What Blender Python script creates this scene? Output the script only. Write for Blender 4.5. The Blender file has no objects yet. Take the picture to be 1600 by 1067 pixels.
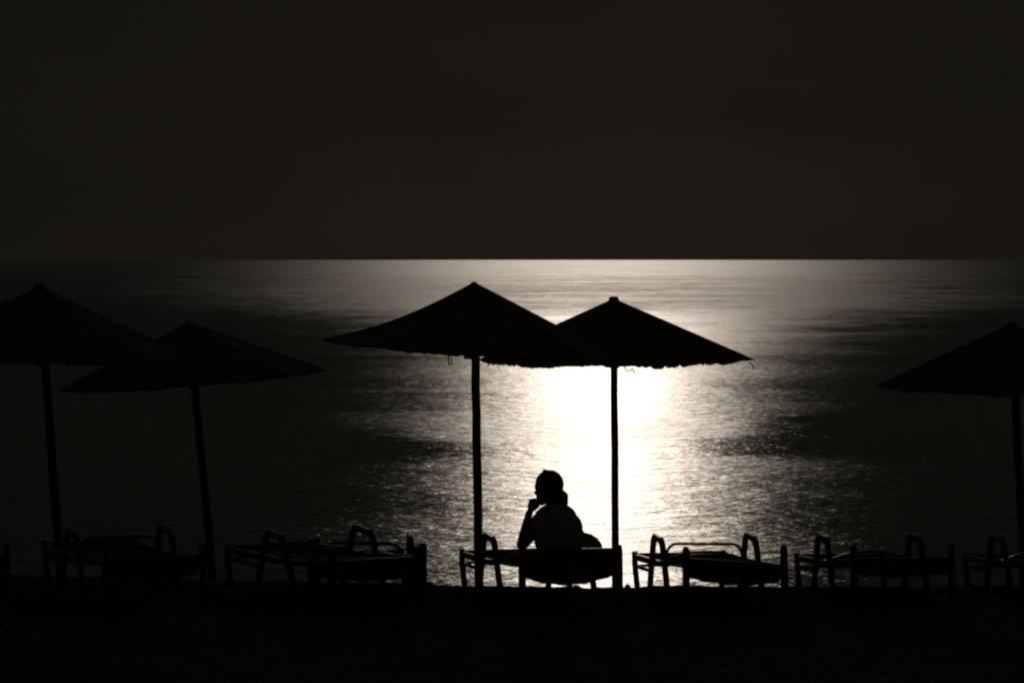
import bpy, bmesh, math, random
from mathutils import Vector, Matrix, noise
R = math.radians
random.seed(7)
sc = bpy.context.scene
COL = sc.collection

# ------------------------------------------------------------------ camera
FPX = 3778.0                      # focal length in pixels of the 1600 px wide photograph
CAM_Z = 2.35
PITCH = math.atan(127.5 / FPX)
cam_d = bpy.data.cameras.new('camera'); cam = bpy.data.objects.new('camera', cam_d); COL.objects.link(cam)
cam_d.sensor_width = 36.0; cam_d.lens = 36.0 * FPX / 1600.0
cam_d.clip_start = 0.1; cam_d.clip_end = 120000
cam.location = (0, 0, CAM_Z)
cam.rotation_euler = (R(90) - PITCH, 0, 0)
sc.camera = cam

# ------------------------------------------------------------------ moonlight and night sky
MOON_EL, MOON_AZ = 13.0, 2.15       # degrees above the horizon, degrees to the right of straight out
moon_d = bpy.data.lights.new('moon', 'SUN'); moon = bpy.data.objects.new('moon', moon_d); COL.objects.link(moon)
moon_d.energy = 0.074; moon_d.angle = R(0.53); moon_d.color = (1.0, 0.86, 0.71)
mdir = Vector((math.sin(R(MOON_AZ)) * math.cos(R(MOON_EL)), math.cos(R(MOON_AZ)) * math.cos(R(MOON_EL)), math.sin(R(MOON_EL))))
moon.rotation_euler = mdir.to_track_quat('Z', 'Y').to_euler()
moon.location = (0, 0, 60)
world = bpy.data.worlds.new('World'); sc.world = world; world.use_nodes = True
wn = world.node_tree; wn.nodes.clear()
sky = wn.nodes.new('ShaderNodeTexSky'); sky.sky_type = 'NISHITA'; sky.sun_disc = False
sky.sun_elevation = R(MOON_EL); sky.sun_rotation = R(MOON_AZ)
sky.air_density = 1.0; sky.dust_density = 0.4; sky.ozone_density = 1.0
bw = wn.nodes.new('ShaderNodeRGBToBW'); mul = wn.nodes.new('ShaderNodeVectorMath'); mul.operation = 'MULTIPLY'
mul.inputs[1].default_value = tuple(c * 0.00043 for c in (0.60, 0.45, 0.27))
bg = wn.nodes.new('ShaderNodeBackground'); bg.inputs['Strength'].default_value = 1.0
wo = wn.nodes.new('ShaderNodeOutputWorld')
wn.links.new(sky.outputs[0], bw.inputs[0])
wtc = wn.nodes.new('ShaderNodeTexCoord'); wsp = wn.nodes.new('ShaderNodeSeparateXYZ'); wmr = wn.nodes.new('ShaderNodeMapRange')
wmr.inputs['From Min'].default_value = 0.0; wmr.inputs['From Max'].default_value = 0.09      # the thick air low over the sea
wmr.inputs['To Min'].default_value = 0.74; wmr.inputs['To Max'].default_value = 1.0
wmm = wn.nodes.new('ShaderNodeMath'); wmm.operation = 'MULTIPLY'
wn.links.new(wtc.outputs['Generated'], wsp.inputs[0]); wn.links.new(wsp.outputs[2], wmr.inputs['Value'])
wnz = wn.nodes.new('ShaderNodeTexNoise'); wnz.inputs['Scale'].default_value = 1.0; wnz.inputs['Detail'].default_value = 4
wmp = wn.nodes.new('ShaderNodeMapping'); wmp.inputs['Scale'].default_value = (5, 5, 22)      # thin veils of high cloud
wn.links.new(wtc.outputs['Generated'], wmp.inputs['Vector']); wn.links.new(wmp.outputs[0], wnz.inputs['Vector'])
wv = wn.nodes.new('ShaderNodeMapRange'); wv.inputs['From Min'].default_value = 0.3; wv.inputs['From Max'].default_value = 0.7
wv.inputs['To Min'].default_value = 0.84; wv.inputs['To Max'].default_value = 1.12; wn.links.new(wnz.outputs[0], wv.inputs['Value'])
wv2 = wn.nodes.new('ShaderNodeMath'); wv2.operation = 'MULTIPLY'; wn.links.new(bw.outputs[0], wv2.inputs[0]); wn.links.new(wv.outputs[0], wv2.inputs[1])
wn.links.new(wv2.outputs[0], wmm.inputs[0]); wn.links.new(wmr.outputs[0], wmm.inputs[1]); wn.links.new(wmm.outputs[0], mul.inputs[0])
glow = wn.nodes.new('ShaderNodeVectorMath'); glow.operation = 'ADD'
glow.inputs[1].default_value = (0.0043, 0.0040, 0.0034)          # faint even skyglow of the night air
wn.links.new(mul.outputs[0], glow.inputs[0]); wn.links.new(glow.outputs[0], bg.inputs['Color']); wn.links.new(bg.outputs[0], wo.inputs['Surface'])
sc.view_settings.view_transform = 'Standard'; sc.view_settings.look = 'None'
sc.view_settings.exposure = 0.0; sc.view_settings.gamma = 1.0
sc.render.engine = 'CYCLES'
sc.cycles.use_denoising = True
sc.cycles.max_bounces = 4
sc.cycles.filter_width = 2.3

# ------------------------------------------------------------------ helpers
def at(px, py, Y):
    """photograph pixel (1600 x 1067) at a distance of Y metres out -> world point"""
    v = Vector(((px - 800) / FPX, (533.5 - py) / FPX, -1.0))
    v = Matrix.Rotation(R(90) - PITCH, 3, 'X') @ v
    return Vector((0, 0, CAM_Z)) + v * (Y / v.y)

def tag(o, label=None, cat=None, group=None, kind=None):
    if label: o['label'] = label
    if cat: o['category'] = cat
    if group: o['group'] = group
    if kind: o['kind'] = kind
    return o

def link(name, bm, mat, parent=None, smooth=False):
    me = bpy.data.meshes.new(name); bm.to_mesh(me); bm.free()
    me.materials.append(mat)
    if smooth:
        for p in me.polygons: p.use_smooth = True
    o = bpy.data.objects.new(name, me); COL.objects.link(o)
    if parent: o.parent = parent
    return o

def empty(name, loc=(0, 0, 0)):
    o = bpy.data.objects.new(name, None); COL.objects.link(o); o.location = loc
    o.empty_display_size = 0.1
    return o

def sweep(bm, pts, w, h=None, n=8, square=False, closed=False, radii=None):
    """tube (round or squared, w across, h the other way) along points"""
    pts = [Vector(p) for p in pts]; h = h or w
    rings = []; N = len(pts); up = None
    for i, p in enumerate(pts):
        if closed: t = pts[(i + 1) % N] - pts[i - 1]
        else: t = pts[min(i + 1, N - 1)] - pts[max(i - 1, 0)]
        t.normalize()
        if up is None:
            up = Vector((1, 0, 0)) if abs(t.x) < 0.8 else Vector((0, 0, 1))
        a = (up - t * up.dot(t)).normalized(); b = t.cross(a); up = a
        k = radii[i] if radii else 1.0
        ring = []
        if square:
            c = 0.72
            prof = [(1, c), (c, 1), (-c, 1), (-1, c), (-1, -c), (-c, -1), (c, -1), (1, -c)]
        else:
            prof = [(math.cos(2 * math.pi * j / n), math.sin(2 * math.pi * j / n)) for j in range(n)]
        for (u, v) in prof:
            ring.append(bm.verts.new(p + a * u * w * k + b * v * h * k))
        rings.append(ring)
    M = len(rings[0])
    for i in range(N if closed else N - 1):
        r0, r1 = rings[i], rings[(i + 1) % N]
        for j in range(M):
            bm.faces.new((r0[j], r0[(j + 1) % M], r1[(j + 1) % M], r1[j]))
    if not closed:
        bm.faces.new(rings[0][::-1]); bm.faces.new(rings[-1])
    return bm

def rounded(pts, rad, seg=5):
    """polyline with its inner corners rounded"""
    pts = [Vector(p) for p in pts]; out = [pts[0]]
    for i in range(1, len(pts) - 1):
        a, b, c = pts[i - 1], pts[i], pts[i + 1]
        r = min(rad, (a - b).length * 0.45, (c - b).length * 0.45)
        p0 = b + (a - b).normalized() * r; p1 = b + (c - b).normalized() * r
        for k in range(seg + 1):
            t = k / seg
            out.append(p0 * (1 - t) ** 2 + b * 2 * t * (1 - t) + p1 * t * t)
    out.append(pts[-1]); return out

# ------------------------------------------------------------------ materials
def mat(name, base, rough=0.6, vary=0.25, scale=8.0, bump=0.0, bscale=40.0, spec=0.5, trans=0.0):
    m = bpy.data.materials.new(name); m.use_nodes = True
    nt = m.node_tree; b = nt.nodes['Principled BSDF']
    tc = nt.nodes.new('ShaderNodeTexCoord')
    nz = nt.nodes.new('ShaderNodeTexNoise'); nz.inputs['Scale'].default_value = scale; nz.inputs['Detail'].default_value = 5
    nt.links.new(tc.outputs['Object'], nz.inputs['Vector'])
    cr = nt.nodes.new('ShaderNodeValToRGB')
    cr.color_ramp.elements[0].position = 0.3; cr.color_ramp.elements[1].position = 0.7
    cr.color_ramp.elements[0].color = [c * (1 - vary) for c in base] + [1]
    cr.color_ramp.elements[1].color = [min(1, c * (1 + vary)) for c in base] + [1]
    nt.links.new(nz.outputs['Fac'], cr.inputs['Fac']); nt.links.new(cr.outputs['Color'], b.inputs['Base Color'])
    b.inputs['Roughness'].default_value = rough
    b.inputs['Specular IOR Level'].default_value = spec
    if bump:
        n2 = nt.nodes.new('ShaderNodeTexNoise'); n2.inputs['Scale'].default_value = bscale; n2.inputs['Detail'].default_value = 6
        nt.links.new(tc.outputs['Object'], n2.inputs['Vector'])
        bp = nt.nodes.new('ShaderNodeBump'); bp.inputs['Strength'].default_value = bump; bp.inputs['Distance'].default_value = 0.02
        nt.links.new(n2.outputs['Fac'], bp.inputs['Height']); nt.links.new(bp.outputs[0], b.inputs['Normal'])
    return m

M_sand = mat('sand_and_pebbles', (0.12, 0.14, 0.105), 1.0, 0.45, 14, 0.25, 30, 0.0)
M_stone = mat('beach_stone', (0.06, 0.056, 0.05), 0.85, 0.4, 20, 0.4, 40, 0.2)
M_plastic = mat('worn_resin', (0.11, 0.105, 0.09), 0.3, 0.2, 10, 0.15, 60, 0.45)
M_sling = mat('sling_fabric', (0.17, 0.19, 0.15), 1.0, 0.25, 30, 0.25, 160, 0.0)
M_canopy = mat('weathered_canopy_cloth', (0.26, 0.235, 0.19), 1.0, 0.3, 6, 0.5, 60, 0.0)
M_wood = mat('weathered_wood_pole', (0.07, 0.05, 0.034), 0.8, 0.35, 9, 0.35, 35, 0.25)
M_rib = mat('canopy_rib_wood', (0.08, 0.06, 0.04), 0.8, 0.3, 20, 0.2, 50, 0.2)
M_skin = mat('skin', (0.24, 0.14, 0.095), 0.6, 0.08, 14, 0.08, 90, 0.3)
M_hair = mat('dark_hair', (0.035, 0.024, 0.016), 0.6, 0.4, 30, 0.4, 120, 0.3)
M_shirt = mat('cotton_shirt', (0.8, 0.66, 0.62), 1.0, 0.15, 12, 0.3, 70, 0.0)
M_shorts = mat('cotton_shorts', (0.45, 0.38, 0.36), 0.95, 0.15, 12, 0.3, 70, 0.1)
M_clip = mat('matte_hair_clip', (0.12, 0.11, 0.1), 0.5, 0.1, 30)

def sea_material():
    m = bpy.data.materials.new('sea_water'); m.use_nodes = True
    nt = m.node_tree; nt.nodes.clear(); L = nt.links.new
    def N(t, **k):
        n = nt.nodes.new(t)
        for a, v in k.items(): setattr(n, a, v)
        return n
    def math_(op, a, b=None, clamp=False):
        n = N('ShaderNodeMath', operation=op); n.use_clamp = clamp
        for i, v in enumerate((a, b)):
            if v is None: continue
            if isinstance(v, (int, float)): n.inputs[i].default_value = v
            else: L(v, n.inputs[i])
        return n.outputs[0]
    def mapr(v, a, b, c, d, smooth=True):
        n = N('ShaderNodeMapRange'); n.interpolation_type = 'SMOOTHSTEP' if smooth else 'LINEAR'
        L(v, n.inputs['Value'])
        for k, x in zip(('From Min', 'From Max', 'To Min', 'To Max'), (a, b, c, d)): n.inputs[k].default_value = x
        return n.outputs['Result']
    geo = N('ShaderNodeNewGeometry')
    sep = N('ShaderNodeSeparateXYZ'); L(geo.outputs['Position'], sep.inputs[0])
    X, Y = sep.outputs[0], sep.outputs[1]
    logy = math_('LOGARITHM', math_('MAXIMUM', Y, 5.0), 2.718281828)
    def noise_at(sx, sy, scale, detail, rough=0.55, seed=0.0, dist=0.0, rot=0.0):
        mp = N('ShaderNodeMapping'); mp.inputs['Scale'].default_value = (sx, sy, 1.0)
        mp.inputs['Location'].default_value = (seed, seed * 0.7, seed)
        mp.inputs['Rotation'].default_value = (0, 0, rot)
        L(geo.outputs['Position'], mp.inputs['Vector'])
        nz = N('ShaderNodeTexNoise'); nz.inputs['Scale'].default_value = scale
        nz.inputs['Detail'].default_value = detail; nz.inputs['Roughness'].default_value = rough
        nz.inputs['Distortion'].default_value = dist
        L(mp.outputs[0], nz.inputs['Vector']); return nz.outputs['Fac']
    # ripples and wavelets (real-world metres)
    r1 = noise_at(0.5, 1.0, 7.0, 3, 0.6, 3.1, 0.3, 0.12)
    r2 = noise_at(0.5, 1.0, 2.0, 2, 0.5, 9.4, 0.2, -0.1)
    near = mapr(Y, 60.0, 900.0, 1.0, 0.0)
    hgt = math_('ADD', math_('MULTIPLY', r1, 0.026), math_('MULTIPLY', r2, 0.046))
    bp = N('ShaderNodeBump'); bp.inputs['Distance'].default_value = 1.0
    L(near, bp.inputs['Strength']); L(hgt, bp.inputs['Height'])
    # wind on the water: how rough the surface is from place to place
    wind = noise_at(0.35, 1.0, 0.06, 3, 0.6, 21.0, 0.6, 0.06)      # slicks a few tens of metres long
    streak = noise_at(0.035, 0.05, 1.0, 6, 0.75, 5.0, 0.6, 0.0)    # far wind lanes
    base = mapr(Y, 30.0, 260.0, 0.325, 0.55)
    a = math_('MULTIPLY', math_('SUBTRACT', wind, 0.5), mapr(Y, 30, 200, 0.30, 0.12))
    b_ = math_('MULTIPLY', math_('SUBTRACT', streak, 0.5), mapr(Y, 60, 300, 0.0, 0.26))
    fine = noise_at(0.30, 0.12, 1.0, 5, 0.8, 31.0, 0.3, 0.04)
    b_ = math_('ADD', b_, math_('MULTIPLY', math_('SUBTRACT', fine, 0.5), mapr(Y, 50, 200, 0.06, 0.30)))
    # one smooth slick lying across the bay, bowed towards the shore
    ax = math_('ABSOLUTE', math_('SUBTRACT', X, 1.3))
    yc = math_('ADD', 49.5, math_('ADD', math_('MULTIPLY', math_('MINIMUM', ax, 14.0), 0.5), math_('MULTIPLY', math_('SUBTRACT', X, 1.3), 0.22)))
    dy = math_('ABSOLUTE', math_('ADD', math_('SUBTRACT', Y, yc), math_('ADD', math_('MULTIPLY', math_('SUBTRACT', wind, 0.5), 12.0), math_('MULTIPLY', math_('SUBTRACT', noise_at(0.5, 1.0, 0.35, 4, 0.7, 44.0, 0.8), 0.5), 7.0))))
    half = math_('ADD', 1.0, math_('MULTIPLY', math_('MINIMUM', ax, 14.0), 0.75))
    slick = math_('MULTIPLY', mapr(math_('DIVIDE', dy, half), 0.5, 1.5, 1.0, 0.0), mapr(ax, 0.8, 4.0, 0.25, 1.0))
    rough = math_('ADD', math_('ADD', base, a), b_)
    rough = math_('SUBTRACT', rough, math_('MULTIPLY', slick, 0.09))
    rough = math_('MAXIMUM', rough, 0.12)
    gl = N('ShaderNodeBsdfAnisotropic'); gl.distribution = 'BECKMANN'
    gl.inputs['Color'].default_value = (1, 1, 1, 1)
    L(rough, gl.inputs['Roughness']); L(bp.outputs[0], gl.inputs['Normal'])
    df = N('ShaderNodeBsdfDiffuse'); df.inputs['Color'].default_value = (0.02, 0.09, 0.11, 1)
    fr = N('ShaderNodeFresnel'); fr.inputs['IOR'].default_value = 1.333; L(bp.outputs[0], fr.inputs['Normal'])
    mx = N('ShaderNodeMixShader'); L(fr.outputs[0], mx.inputs[0]); L(df.outputs[0], mx.inputs[1]); L(gl.outputs[0], mx.inputs[2])
    out = N('ShaderNodeOutputMaterial'); L(mx.outputs[0], out.inputs['Surface'])
    return m
M_sea = sea_material()

# ------------------------------------------------------------------ beach and sea
SEA_Z = -1.5
def ground_z(x, y, rough=True):
    # flat beach top with a rounded edge that falls away to the water
    d0 = 17.25 - 0.36 * max(-1.0, min(1.0, (x - (-1.6)) / 2.2)) if x < 0.6 else 16.89
    if x <= -0.4: d0 = 17.25 - 0.36 * max(-1.0, (x + 1.6) / 2.2)
    else: d0 = 17.25 - 0.36 * min(1.0, (x + 1.6) / 2.2)
    t = y - d0
    z = 0.0
    if t > 0:
        z = -0.1 * t * t if t < 1.1 else -0.121 - 0.22 * (t - 1.1)
        if t > 14: z = max(z, -0.121 - 0.22 * 12.9) - 0.03 * (t - 14)
    if y < 6: z += 0.02 * (6 - y) * 0.2
    if rough and y < 40:
        z += 0.026 * noise.noise(Vector((x * 1.1, y * 1.1, 0))) + 0.016 * noise.noise(Vector((x * 5, y * 5, 3)))
        z += 0.011 * max(0, noise.noise(Vector((x * 17, y * 17, 7)))) + 0.006 * noise.noise(Vector((x * 40, y * 40, 9)))
    return z
def axis(spans):
    out = []
    for a, b, n in spans:
        for i in range(n): out.append(a + (b - a) * i / n)
    out.append(spans[-1][1]); return out
bm = bmesh.new()
xs = axis([(-400, -60, 8), (-60, -8, 20), (-8, -4.6, 40), (-4.6, 4.6, 420), (4.6, 8, 40), (8, 60, 20), (60, 400, 8)])
ys = axis([(-80, -5, 15), (-5, 13, 50), (13, 16.6, 60), (16.6, 19.2, 120), (19.2, 30, 60), (30, 60, 12)])
grid = [[bm.verts.new((x, y, ground_z(x, y))) for x in xs] for y in ys]
for j in range(len(ys) - 1):
    for i in range(len(xs) - 1):
        bm.faces.new((grid[j][i], grid[j][i + 1], grid[j + 1][i + 1], grid[j + 1][i]))
tag(link('beach', bm, M_sand, smooth=True), kind='structure', label='dark pebbly beach with a rounded edge falling to the water')
bm = bmesh.new()
ye = [18, 40, 100, 300, 1000, 4000, 16000, 60000]
rows = [[bm.verts.new((s * (60 + y * 1.2), y, SEA_Z)) for s in (-1, -.5, 0, .5, 1)] for y in ye]
for j in range(len(ye) - 1):
    for i in range(4): bm.faces.new((rows[j][i], rows[j][i + 1], rows[j + 1][i + 1], rows[j + 1][i]))
tag(link('sea', bm, M_sea), kind='structure', label='calm sea lit by a broad path of moonlight')

# ------------------------------------------------------------------ umbrellas
def build_canopy(Rr, drop, sides=8, seed=0, sagfun=None, rot=0.0):
    """cloth cone over ribs, sagging between them, with a ragged rim; apex at the origin"""
    rnd = random.Random(seed); bm = bmesh.new(); sub = 14; n = sides * sub; rad = 12
    apex = bm.verts.new((0, 0, 0)); rings = []
    for k in range(1, rad + 1):
        t = k / rad; ring = []
        for j in range(n):
            th = 2 * math.pi * j / n + rot
            u = (j % sub) / sub                              # 0 on a rib, 0.5 halfway
            poly = math.cos(math.pi / sides) / math.cos(math.pi / sides * (2 * u - 1))
            scal = 1 - 0.012 * math.sin(math.pi * u)
            r = Rr * t * (poly * 0.8 + 0.2) * scal
            z = -drop * (t ** 1.0) - 0.016 * math.sin(math.pi * u) * math.sin(math.pi * min(1, t * 0.75))
            if sagfun: z -= sagfun(th, t)
            if k == rad:
                r *= 1 + rnd.uniform(-0.006, 0.004); z -= rnd.uniform(0.0, 0.008)
            ring.append(bm.verts.new((r * math.cos(th), r * math.sin(th), z)))
        rings.append(ring)
    for j in range(n): bm.faces.new((apex, rings[0][j], rings[0][(j + 1) % n]))
    for k in range(rad - 1):
        for j in range(n):
            bm.faces.new((rings[k][j], rings[k + 1][j], rings[k + 1][(j + 1) % n], rings[k][(j + 1) % n]))
    # cloth thickness
    bmesh.ops.recalc_face_normals(bm, faces=bm.faces)
    rim = [v.co.copy() for v in rings[-1]]
    me = bpy.data.meshes.new('tmp'); bm.to_mesh(me)
    bm2 = bmesh.new(); bm2.from_mesh(me); bpy.data.meshes.remove(me); bm.free()
    bmesh.ops.solidify(bm2, geom=bm2.faces[:], thickness=0.006)
    return bm2, rim

def build_fringe(rim, seed=0, depth=0.03, gaps=0.15):
    """frayed hem hanging under the rim: many small uneven tatters"""
    rnd = random.Random(seed + 50); bm = bmesh.new(); n = len(rim); d = depth
    pts = []
    for j in range(n):
        a, b = rim[j], rim[(j + 1) % n]  # three tatters to each step
        for s in range(3): pts.append(a.lerp(b, s / 3))
    N = len(pts); dep = []
    for j in range(N):
        d += rnd.uniform(-0.3, 0.3) * depth; d = min(max(d, depth * 0.25), depth * 1.35)
        dep.append(0.004 if rnd.random() < gaps else d + rnd.uniform(-0.004, 0.004))
    top = []; bot = []; top2 = []; bot2 = []
    for j, p in enumerate(pts):
        o = Vector((p.x, p.y, 0)).normalized()
        q = p - o * 0.004
        top.append(bm.verts.new(q)); bot.append(bm.verts.new(q + Vector((0, 0, -dep[j])) - o * dep[j] * 0.15))
        q2 = q - o * 0.003
        top2.append(bm.verts.new(q2)); bot2.append(bm.verts.new(q2 + Vector((0, 0, -dep[j])) - o * dep[j] * 0.15))
    for j in range(N):
        k = (j + 1) % N
        bm.faces.new((top[j], bot[j], bot[k], top[k])); bm.faces.new((top2[k], bot2[k], bot2[j], top2[j]))
        bm.faces.new((bot[j], bot2[j], bot2[k], bot[k]))
    return bm

def make_umbrella(apex, foot, Rr, drop, tilt=0.0, tilt_fwd=0.0, pole_r=0.031, cap='small', seed=0,
                  label='', sagfun=None, sides=8, rot=0.0, threads=(), fringe=0.016):
    root = empty('beach_umbrella', foot)
    tag(root, label, 'umbrella', 'beach umbrellas along the shore')
    A = Vector(apex) - Vector(foot)                          # apex in the thing's own frame
    # pole, a slightly uneven timber
    bm = bmesh.new(); rnd = random.Random(seed); n = 14
    pts = [Vector((0, 0, -0.35)).lerp(A - Vector((0, 0, 0.02)), i / n) + Vector((rnd.uniform(-1, 1), rnd.uniform(-1, 1), 0)) * 0.0022 for i in range(n + 1)]
    sweep(bm, pts, pole_r, n=14, radii=[1.06 - 0.10 * i / n + rnd.uniform(-.015, .015) for i in range(n + 1)])
    link('pole', bm, M_wood, root, True)
    rotm = Matrix.Rotation(tilt, 4, 'Y') @ Matrix.Rotation(tilt_fwd, 4, 'X')
    M = Matrix.Translation(A) @ rotm
    bm, rim = build_canopy(Rr, drop, sides, seed, sagfun, rot)
    bm.transform(M); can = link('canopy', bm, M_canopy, root)
    bm = build_fringe(rim, seed, fringe)
    for k in range(9):                                       # stray ends hanging from the hem
        th = rnd.uniform(0, 6.283); p0 = rim[int(th / 6.2832 * len(rim)) % len(rim)] + Vector((0, 0, -.004))
        q_ = Vector((rnd.uniform(-.02, .02), rnd.uniform(-.02, .02), -rnd.uniform(.02, .06)))
        sweep(bm, [p0, p0 + q_ * .5 + Vector((rnd.uniform(-.01, .01), 0, 0)), p0 + q_], 0.0028, n=5, radii=[1, .9, .5])
    bm.transform(M); link('fringe', bm, M_canopy, can)
    # ribs under the cloth and the struts that push them out
    hubz = -drop * 0.30
    for k in range(sides):
        th = 2 * math.pi * k / sides + rot; c, s = math.cos(th), math.sin(th)
        extra = (lambda t: sagfun(th, t)) if sagfun else (lambda t: 0)
        bm = bmesh.new()
        sweep(bm, [Vector((Rr * t * c, Rr * t * s, -drop * t - 0.018 - extra(t))) for t in (0.03, .25, .5, .75, .97)], 0.009, 0.011, n=6)
        bm.transform(M); rb = link('rib', bm, M_rib, root)
        bm = bmesh.new(); t = 0.30
        a = Vector((pole_r * c, pole_r * s, -drop - 0.05)); b = Vector((Rr * t * c, Rr * t * s, -drop * t - 0.03 - extra(t)))
        mid = a.lerp(b, 0.5) + Vector((c, s, 0)) * 0.03 + Vector((0, 0, -0.015))
        sweep(bm, [a, mid, b], 0.006, n=6)
        bm.transform(M); link('strut', bm, M_rib, rb)
    bm = bmesh.new()
    sweep(bm, [(0, 0, -drop - 0.075), (0, 0, -drop - 0.068), (0, 0, -drop - 0.03), (0, 0, -drop - 0.022)], pole_r + 0.010, n=14, radii=[.85, 1, 1, .85])
    bm.transform(M); link('hub', bm, M_wood, root)
    bm = bmesh.new()
    if cap == 'block':
        sweep(bm, [(0, 0, -0.045), (0, 0, -0.035), (0, 0, 0.0), (0, 0, 0.008), (0, 0, 0.014)], 0.040, n=8, radii=[1.0, 1.08, .95, .85, .55])
    else:
        sweep(bm, [(0, 0, -0.03), (0, 0, -0.02), (0, 0, 0.002), (0, 0, 0.008)], 0.030, n=12, radii=[1.1, 1.1, .7, .3])
    bm.transform(M); link('cap', bm, M_wood, root)
    for pts in threads:
        bm = bmesh.new(); q = [M @ Vector(p) for p in pts]
        sweep(bm, rounded(q, 0.02, 3), 0.005, n=5); link('loose_thread', bm, M_canopy, can)
    return root

def upos(px, py, Y): return at(px, py, Y)
def foot_at(px, py, Y, ax):
    """where the pole meets the ground: on the line through the pole seen at (px, py)"""
    p = at(px, py, Y); a = Vector(ax); z = ground_z(p.x, Y, False)
    t = (a.z - z) / max(a.z - p.z, 1e-3); q = a.lerp(p, t); q.z = z; return q

# 1  tall one left of the two in the light
def sag1(th, t):
    d = math.cos(th - math.pi)                      # sagging cloth on its left side
    return 0.055 * max(0, d) ** 1.5 * math.sin(math.pi * min(1, t)) 
a1 = at(741, 442, 17.0)
make_umbrella(a1, foot_at(749, 880, 17.0, a1), 1.045, 0.462, tilt=R(3.6), seed=1, rot=R(8), fringe=0.013,
    label='umbrella with the highest peak, standing left of the seated person', sagfun=sag1,
    threads=[[(-.12, -1.0, -.46), (-.125, -1.0, -.515), (-.115, -1.0, -.545), (-.10, -1.0, -.535), (-.105, -1.0, -.505)]])
# 2  right of the person, blunt wooden cap
a2 = at(959, 466, 18.7)
make_umbrella(a2, foot_at(962, 880, 18.7, a2), 1.07, 0.468, tilt=R(-0.6), seed=2, rot=R(22.5 + 12), cap='block', pole_r=0.028,
    label='umbrella with a blunt wooden cap, its pole right of the seated person',
    threads=[[(.03, -1.0, -.47), (.04, -1.0, -.515), (.07, -1.0, -.52), (.095, -1.0, -.495), (.10, -1.0, -.54)],
             [(1.03, -.1, -.50), (1.06, -.1, -.52), (1.07, -.1, -.56)],
             [(-.98, -.3, -.50), (-.93, -.45, -.45), (-.85, -.5, -.49)]])
# 3  leaning one behind the left pair
a3 = at(295, 503, 19.2)
make_umbrella(a3, foot_at(336, 880, 19.2, a3), 1.06, 0.455, tilt=R(-4.2), seed=3, rot=R(5),
    label='leaning umbrella whose canopy dips low to the left, second from the left edge', fringe=0.012)
# 4  cut by the left edge
a4 = at(62, 447, 17.4)
make_umbrella(a4, foot_at(97, 870, 17.4, a4), 1.06, 0.50, tilt=R(0.4), seed=4, rot=R(12), cap='block',
    label='leaning umbrella cut off by the left edge of the photo', fringe=0.018)
# 5  cut by the right edge
a5 = at(1581, 506, 18.9)
make_umbrella(a5, foot_at(1602, 870, 18.9, a5), 1.06, 0.49, tilt=R(0.5), seed=5, rot=R(3), cap='block',
    label='umbrella cut off by the right edge of the photo', fringe=0.012)

# ------------------------------------------------------------------ loungers
LW = 0.335          # half width
def make_sling(parent, sag=0.05, apron=0.12, droop=None, seat=0.0, head=.355, skew=0.0, belly=.055, slant=0.0):
    """seat and back cloth stretched between the rails; y runs to the foot end"""
    bm = bmesh.new(); nx, ny = 16, 40
    rows = []
    for j in range(ny + 1):
        y = 0.0 + 1.86 * j / ny
        z0 = head - (head - .27) * min(1, y / 0.85)
        row = []
        for i in range(nx + 1):
            u = 2 * i / nx - 1; z = z0 - slant * (u + 1) / 2 * max(0, 1 - y / .85)
            zz = z - sag * (1 - u * u) * (0.1 + 0.9 * math.sin(math.pi * min(1, y / 1.86)) ** .5)
            if seat: zz -= seat * (1 - u * u) * math.exp(-((y - 0.42) / 0.26) ** 2)
            if droop: zz -= droop(u, y)
            row.append((u * (LW - 0.022), y, zz))
        rows.append(row)
    first = []
    for k in range(4, 0, -1):
        first.append([(x, 0.012 * k, z - (apron * (1 + skew * x / LW) + belly * (1 - (x / LW) ** 2)) * k / 4 + .004 * math.sin(x * 40) * k / 4) for (x, y, z) in rows[0]])
    rows = first + rows
    vs = [[bm.verts.new(p) for p in r] for r in rows]
    for j in range(len(vs) - 1):
        for i in range(nx): bm.faces.new((vs[j][i], vs[j][i + 1], vs[j + 1][i + 1], vs[j + 1][i]))
    bmesh.ops.recalc_face_normals(bm, faces=bm.faces)
    bmesh.ops.solidify(bm, geom=bm.faces[:], thickness=0.006)
    return link('sling', bm, M_sling, parent, True)

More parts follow.
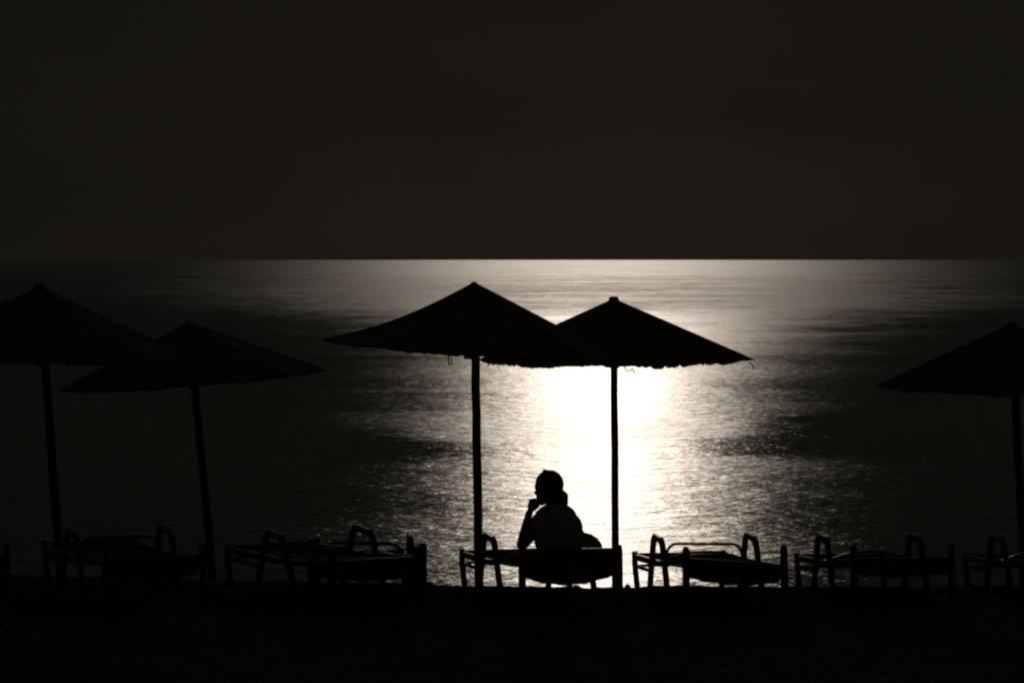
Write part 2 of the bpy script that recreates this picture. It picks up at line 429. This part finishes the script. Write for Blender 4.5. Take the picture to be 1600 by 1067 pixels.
def make_lounger(loop=True, head=.355, slant=0.0, **sl):
    root = empty('beach_lounger')
    for s in (-1, 1):
        x = s * LW
        bm = bmesh.new()                                       # main rail
        sweep(bm, rounded([(x, 0.0, head - .005 - slant * (s + 1) / 2), (x, .85, .268), (x, 1.9, .262)], .2, 4), .016, .022, square=True)
        link('side_rail', bm, M_plastic, root)
        bm = bmesh.new()                                       # thin lower rail of the foot half
        sweep(bm, [(x, 1.2, .195), (x, 1.9, .195)], .010, .012, square=True); link('lower_rail', bm, M_plastic, root)
        bm = bmesh.new()                                       # tall leg at the head end, its top cut on a slant
        sweep(bm, [(x, -0.01, -.04), (x, 0.0, .2), (x, 0.0, .405), (x, 0.01, .43)], .021, .030, square=True, radii=[1.05, 1, 1, .82])
        link('leg', bm, M_plastic, root)
        bm = bmesh.new()                                       # arm frame: two splayed legs joined by the arm
        pts = rounded([(x, .58, -.04), (x, .83, .435), (x, 1.13, .455), (x, 1.36, -.04)], .07, 5)
        sweep(bm, pts, .019, .022, square=True); link('armrest', bm, M_plastic, root)
        bm = bmesh.new()
        sweep(bm, [(x * .94, 1.88, -.04), (x, 1.90, .2), (x, 1.90, .30)], .019, .024, square=True); link('leg', bm, M_plastic, root)
    bm = bmesh.new(); sweep(bm, [(-LW, 0, head), (-.1, 0, head + .002 - slant * .35), (.1, 0, head + .002 - slant * .65), (LW, 0, head - slant)], .014, .014, square=True); link('crossbar', bm, M_plastic, root)
    bm = bmesh.new(); sweep(bm, [(-LW, 1.9, .275), (LW, 1.9, .275)], .014, .014, square=True); link('crossbar', bm, M_plastic, root)
    bm = bmesh.new(); sweep(bm, [(-LW, 1.9, .195), (LW, 1.9, .195)], .010, .010, square=True); link('crossbar', bm, M_plastic, root)
    # bowed slats under the cloth
    for (y, top) in ((.98, .345), (1.10, .315)):
        bm = bmesh.new()
        sweep(bm, [(LW * u, y, .262 + (top - .262) * (1 - abs(u) ** 2.2)) for u in [i / 8 - 1 for i in range(17)]], .009, .008, square=True)
        link('bowed_slat', bm, M_plastic, root)
    if loop:
        bm = bmesh.new()
        sweep(bm, rounded([(-.30, 1.02, .262), (-.245, .98, .405), (.245, .98, .395), (.30, 1.02, .262)], .05, 6), .011, .011, n=8)
        link('back_hoop', bm, M_plastic, root)
    make_sling(root, head=head + .004, slant=slant, **sl)
    return root

def children(o): return [c for c in bpy.data.objects if c.parent == o]
def copy_tree(o):
    c = o.copy(); COL.objects.link(c)
    for ch in children(o):
        d = ch.copy(); COL.objects.link(d); d.parent = c
        for g in children(ch):
            e = g.copy(); COL.objects.link(e); e.parent = d
    return c
def place(o, near_px, far_px, Yn, label, zoff=0.0, Yl=1.9):
    """head end seen at near_px, foot end at far_px (photo columns), resting on the sand"""
    xn = (near_px - 800) / FPX * Yn; xf = (far_px - 800) / FPX * (Yn + Yl * 0.97)
    th = math.asin(max(-1, min(1, (xf - xn) / Yl))); yf = Yn + Yl * math.cos(th)
    zn = ground_z(xn, Yn, False) + zoff; zf = ground_z(xf, yf, False) + zoff * .5
    o.location = (xn, Yn, zn)
    o.rotation_mode = 'XYZ'
    o.rotation_euler = (math.atan2(zf - zn, Yl), 0, -th)
    tag(o, label, 'lounger', 'beach loungers in a row on the sand')

LP = make_lounger(loop=False, head=.405, sag=.03, apron=.17, seat=.10)
place(LP, 893, 791, 16.1, 'lounger the person is sitting on')
def torn(u, y): return 0.04 * max(0, 1 - abs(u - 0.15) / 0.75) * math.exp(-((y - 0.45) / 0.28) ** 2)
LB = make_lounger(loop=True, head=.352, slant=.06, sag=.035, apron=.112, belly=.035, droop=torn, skew=-.1)
place(LB, 1151, 1063, 16.1, 'empty lounger with sagging cloth, first to the right of the person')
proto = make_lounger(loop=True, sag=.04, apron=.12, belly=.03)
plain = make_lounger(loop=False, head=.335, sag=.035, apron=.105, belly=.012)
place(proto, 239, 142, 16.1, 'empty lounger between the two leaning umbrella poles on the left')
place(plain, 1700, 1583, 16.2, 'lounger under the umbrella at the right edge, cut off by the frame')
for (n_, f_, yn, lab) in (
        (1414, 1318, 16.2, 'empty lounger second to the right of the person'),
        (590, 424, 16.15, 'lounger turned most to the left, in the dark left of the person'),
        (-72, -95, 16.2, 'lounger at the far left edge with only its corner in the photo')):
    place(copy_tree(plain), n_, f_, yn, lab)
place(copy_tree(proto), 573, 562, 16.35, 'lounger set straight towards the sea, just behind the one turned to the left', -0.04)

# ------------------------------------------------------------------ stones on the edge of the beach
def stone(px, Y, r, label, seed):
    x = (px - 800) / FPX * Y; bm = bmesh.new()
    bmesh.ops.create_icosphere(bm, subdivisions=3, radius=1.0)
    for v in bm.verts:
        k = 1 + 0.3 * noise.noise(v.co * 1.3 + Vector((seed, 0, 0))) + .08 * noise.noise(v.co * 4 + Vector((seed, 5, 0)))
        v.co = Vector((v.co.x * r[0] * k, v.co.y * r[1] * k, v.co.z * r[2] * k))
    o = link('stone', bm, M_stone, smooth=True); o.location = (x, Y, ground_z(x, Y) + r[2] * .35)
    tag(o, label, 'stone', 'stones on the edge of the beach')
stone(981, 17.35, (.022, .03, .034), 'small pointed stone on the sand crest just right of the seated person\'s lounger', 1)
stone(901, 17.5, (.032, .03, .022), 'low rounded stone seen under the lounger the person sits on', 4)
stone(668, 17.6, (.05, .04, .02), 'flat wide stone on the sand crest left of the person\'s umbrella pole', 8)

# ------------------------------------------------------------------ the seated person
def ell(bm, c, r, rot=(0, 0, 0), seg=2):
    b = bmesh.new(); bmesh.ops.create_icosphere(b, subdivisions=seg + 1, radius=1.0)
    from mathutils import Euler
    m = Matrix.Translation(c) @ Euler(rot).to_matrix().to_4x4() @ Matrix.Diagonal((*r, 1))
    b.transform(m); me = bpy.data.meshes.new('t'); b.to_mesh(me); b.free(); bm.from_mesh(me); bpy.data.meshes.remove(me)
def cap(bm, a, ra, b, rb):
    a, b = Vector(a), Vector(b); n = max(3, int((b - a).length / (min(ra, rb) * 0.45)))
    for i in range(n + 1):
        t = i / n; r = ra + (rb - ra) * t; ell(bm, a.lerp(b, t), (r, r, r), seg=1 if r < .02 else 2)
def remesh(name, bm, mat_, voxel, smooth_it=3, parent=None):
    o = link(name, bm, mat_)
    m = o.modifiers.new('r', 'REMESH'); m.mode = 'VOXEL'; m.voxel_size = voxel
    if smooth_it:
        s = o.modifiers.new('s', 'SMOOTH'); s.factor = .5; s.iterations = smooth_it
    dg = bpy.context.evaluated_depsgraph_get(); me = bpy.data.meshes.new_from_object(o.evaluated_get(dg))
    o.modifiers.clear(); old = o.data; o.data = me; bpy.data.meshes.remove(old); me.name = name
    me.materials.clear(); me.materials.append(mat_)
    for p in me.polygons: p.use_smooth = True
    if parent: o.parent = parent
    return o
torso = [((.345, 16.62, .42), (.160, .12, .13)), ((.325, 16.60, .51), (.155, .115, .12)),
         ((.303, 16.58, .585), (.134, .098, .088)), ((.305, 16.56, .645), (.082, .07, .05))]
pelvis = [((.475, 16.67, .345), (.145, .14, .115)), ((.38, 16.66, .34), (.15, .13, .11))]
HC = Vector((.246, 16.56, .800))
fd = Vector((-.80, .60, -.10)).normalized(); sd = Vector((.60, .80, 0)).normalized()   # where the face looks; across the face
up_ = sd.cross(fd).normalized()
if up_.z < 0: up_ = -up_
def hp(f, s, u): return HC + fd * f + sd * s + up_ * u
bm = bmesh.new()
for c, r in torso + pelvis: ell(bm, c, r)
cap(bm, (.300, 16.57, .66), .058, (.262, 16.56, .735), .052)                       # neck
yaw = math.atan2(fd.y, fd.x)
ell(bm, HC + up_ * .008, (.092, .074, .092), (0, 0, yaw))                            # skull
ell(bm, hp(.045, 0, -.045), (.048, .056, .074), (0, 0, yaw))                         # face
ell(bm, hp(.066, 0, -.108), (.030, .031, .025), (0, 0, yaw))                         # chin
cap(bm, hp(.005, .050, -.075), .021, hp(.060, .012, -.106), .019); cap(bm, hp(.005, -.050, -.075), .021, hp(.060, -.012, -.106), .019)   # jaw
cap(bm, hp(.090, 0, -.008), .008, hp(.109, 0, -.044), .012); ell(bm, hp(.098, 0, -.049), (.012, .016, .009), (0, 0, yaw))   # nose
cap(bm, hp(.085, .030, .006), .008, hp(.091, .003, .002), .007); cap(bm, hp(.085, -.030, .006), .008, hp(.091, -.003, .002), .007)  # brow
for q in (-1, 1):
    ell(bm, hp(.079, q * .031, -.012), (.009, .013, .009), (0, 0, yaw))              # eyelids
    ell(bm, hp(.070, q * .038, -.042), (.017, .017, .018), (0, 0, yaw))              # cheeks
    ell(bm, hp(-.005, q * .079, -.025), (.018, .008, .031), (0, 0, yaw))             # ears
cap(bm, hp(.090, .018, -.076), .006, hp(.096, 0, -.074), .008); cap(bm, hp(.090, -.018, -.076), .006, hp(.096, 0, -.074), .008)
cap(bm, hp(.089, .014, -.085), .006, hp(.094, 0, -.085), .008); cap(bm, hp(.089, -.014, -.085), .006, hp(.094, 0, -.085), .008)
# left arm: elbow propped, fist under the chin
SL, EL, WL = Vector((.218, 16.55, .590)), Vector((.070, 16.26, .432)), Vector((.116, 16.37, .632))
cap(bm, SL, .055, SL.lerp(EL, .6), .050); cap(bm, SL.lerp(EL, .6), .050, EL, .040)
cap(bm, EL, .040, EL.lerp(WL, .3), .039); cap(bm, EL.lerp(WL, .3), .039, WL, .024)
PC = Vector((.140, 16.42, .676))
ell(bm, PC, (.036, .023, .037), (0, R(12), 0)); cap(bm, WL, .022, PC, .024)
for k in range(4):                                                                  # four curled fingers
    o_ = Vector((-.020 + .013 * k, .012 - .004 * k, .032 + .002 * (1.5 - abs(k - 1.5))))
    L_ = (.026, .030, .031, .025)[k]
    a = PC + o_; b = a + Vector((.010, .022, .010)) * (L_ / .030); c = b + Vector((.012, .012, -.016)) * (L_ / .03); d = c + Vector((.002, -.010, -.014))
    cap(bm, PC + o_ * .6, .0095, a, .0092); cap(bm, a, .0092, b, .0084); cap(bm, b, .0084, c, .0078); cap(bm, c, .0078, d, .007)
T0 = PC + Vector((.026, -.004, -.010))
cap(bm, T0, .012, T0 + Vector((.018, .012, .022)), .0100); cap(bm, T0 + Vector((.018, .012, .022)), .0100, T0 + Vector((.022, .03, .042)), .0085)
# right arm along her side, the hand resting on the thigh
SR, ER, WR = Vector((.385, 16.58, .575)), Vector((.452, 16.66, .40)), Vector((.42, 16.86, .41))
cap(bm, SR, .053, ER, .038); cap(bm, ER, .038, WR, .023)
HP = WR + Vector((-.03, .05, .004)); ell(bm, HP, (.036, .042, .015), (0, 0, R(25))); cap(bm, WR, .022, HP, .018)
for k in range(4):
    a = HP + Vector((-.040 + .019 * k, .030 + .006 * k, 0)); L_ = (.045, .058, .062, .055)[k]
    b = a + Vector((-.25, 1, -.05)).normalized() * L_ * .5; c = b + Vector((-.2, .9, -.45)).normalized() * L_ * .5
    cap(bm, a, .0090, b, .0082); cap(bm, b, .0082, c, .0072)
a = HP + Vector((-.030, -.015, 0)); cap(bm, a, .012, a + Vector((-.035, .022, -.004)), .010); cap(bm, a + Vector((-.035, .022, -.004)), .010, a + Vector((-.042, .050, -.010)), .008)
# legs stretched out along the lounger
for (h, kn, an, toe) in (((.36, 16.72, .33), (.255, 17.12, .42), (.20, 17.45, .30), (.17, 17.52, .40)),
                         ((.50, 16.74, .33), (.385, 17.12, .40), (.33, 17.46, .30), (.31, 17.53, .40))):
    cap(bm, h, .085, kn, .056); k2 = Vector(kn).lerp(Vector(an), .3); cap(bm, kn, .056, k2, .054); cap(bm, k2, .054, an, .036)
    cap(bm, Vector(an) + Vector((0, .01, -.01)), .036, toe, .026)
    for q in range(5):
        o_ = Vector((.022 * (q - 2) / 2, 0, 0)); cap(bm, Vector(toe) + o_ * 1.1, .011, Vector(toe) + o_ * 1.4 + Vector((0, .004, .030)), .009)
person = remesh('person', bm, M_skin, .0055, 2)
tag(person, 'person seen from behind on a lounger, chin propped on the left fist, hair tied back', 'person')
# shirt
bm = bmesh.new()
for c, r in torso[:3]: ell(bm, c, tuple(q + .009 for q in r))
ell(bm, torso[3][0], (.088, .076, .045))
ell(bm, (.40, 16.655, .37), (.165, .135, .075)); ell(bm, (.455, 16.66, .395), (.125, .13, .075))
cap(bm, SL, .062, SL.lerp(EL, .5), .059); cap(bm, SR, .063, SR.lerp(ER, .5), .058)
shirt = remesh('shirt', bm, M_shirt, .008, 3, person)
bm = bmesh.new()
for c, r in pelvis: ell(bm, c, tuple(q + .010 for q in r))
for (h, kn) in (((.36, 16.72, .33), (.255, 17.12, .42)), ((.50, 16.74, .33), (.385, 17.12, .40))):
    cap(bm, h, .097, Vector(h).lerp(Vector(kn), .55), .083)
remesh('shorts', bm, M_shorts, .008, 3, person)
# hair: a cap over the skull, tied into a low tail on the right
bm = bmesh.new()
ell(bm, HC - fd * .016 + up_ * .012, (.103, .092, .098), (0, 0, yaw)); ell(bm, hp(-.055, 0, -.02), (.05, .066, .065), (0, 0, yaw))
ell(bm, (.287, 16.53, .745), (.055, .05, .045))
cap(bm, (.325, 16.51, .765), .026, (.352, 16.50, .735), .034); cap(bm, (.352, 16.50, .735), .034, (.362, 16.50, .695), .024)
cap(bm, (.362, 16.50, .695), .022, (.368, 16.50, .655), .010)
for k in range(26):                                                               # loose strands that break the outline
    th = random.uniform(0, 6.28); e = random.uniform(.2, 1.3)
    v = fd * -.25 + sd * math.cos(th) * math.cos(e) + up_ * math.sin(e); v.normalize()
    p = HC - fd * .010 + up_ * .012 + v * .088; cap(bm, p, .004, p + v.cross(Vector((.3, .2, 1))).normalized() * .022 + v * .002, .003)
hair = remesh('hair', bm, M_hair, .0045, 1, person)
bm = bmesh.new()
cap(bm, (.222, 16.53, .903), .012, (.238, 16.53, .907), .010); cap(bm, (.215, 16.54, .898), .009, (.222, 16.53, .912), .008)
remesh('hair_clip', bm, M_clip, .004, 1, person)
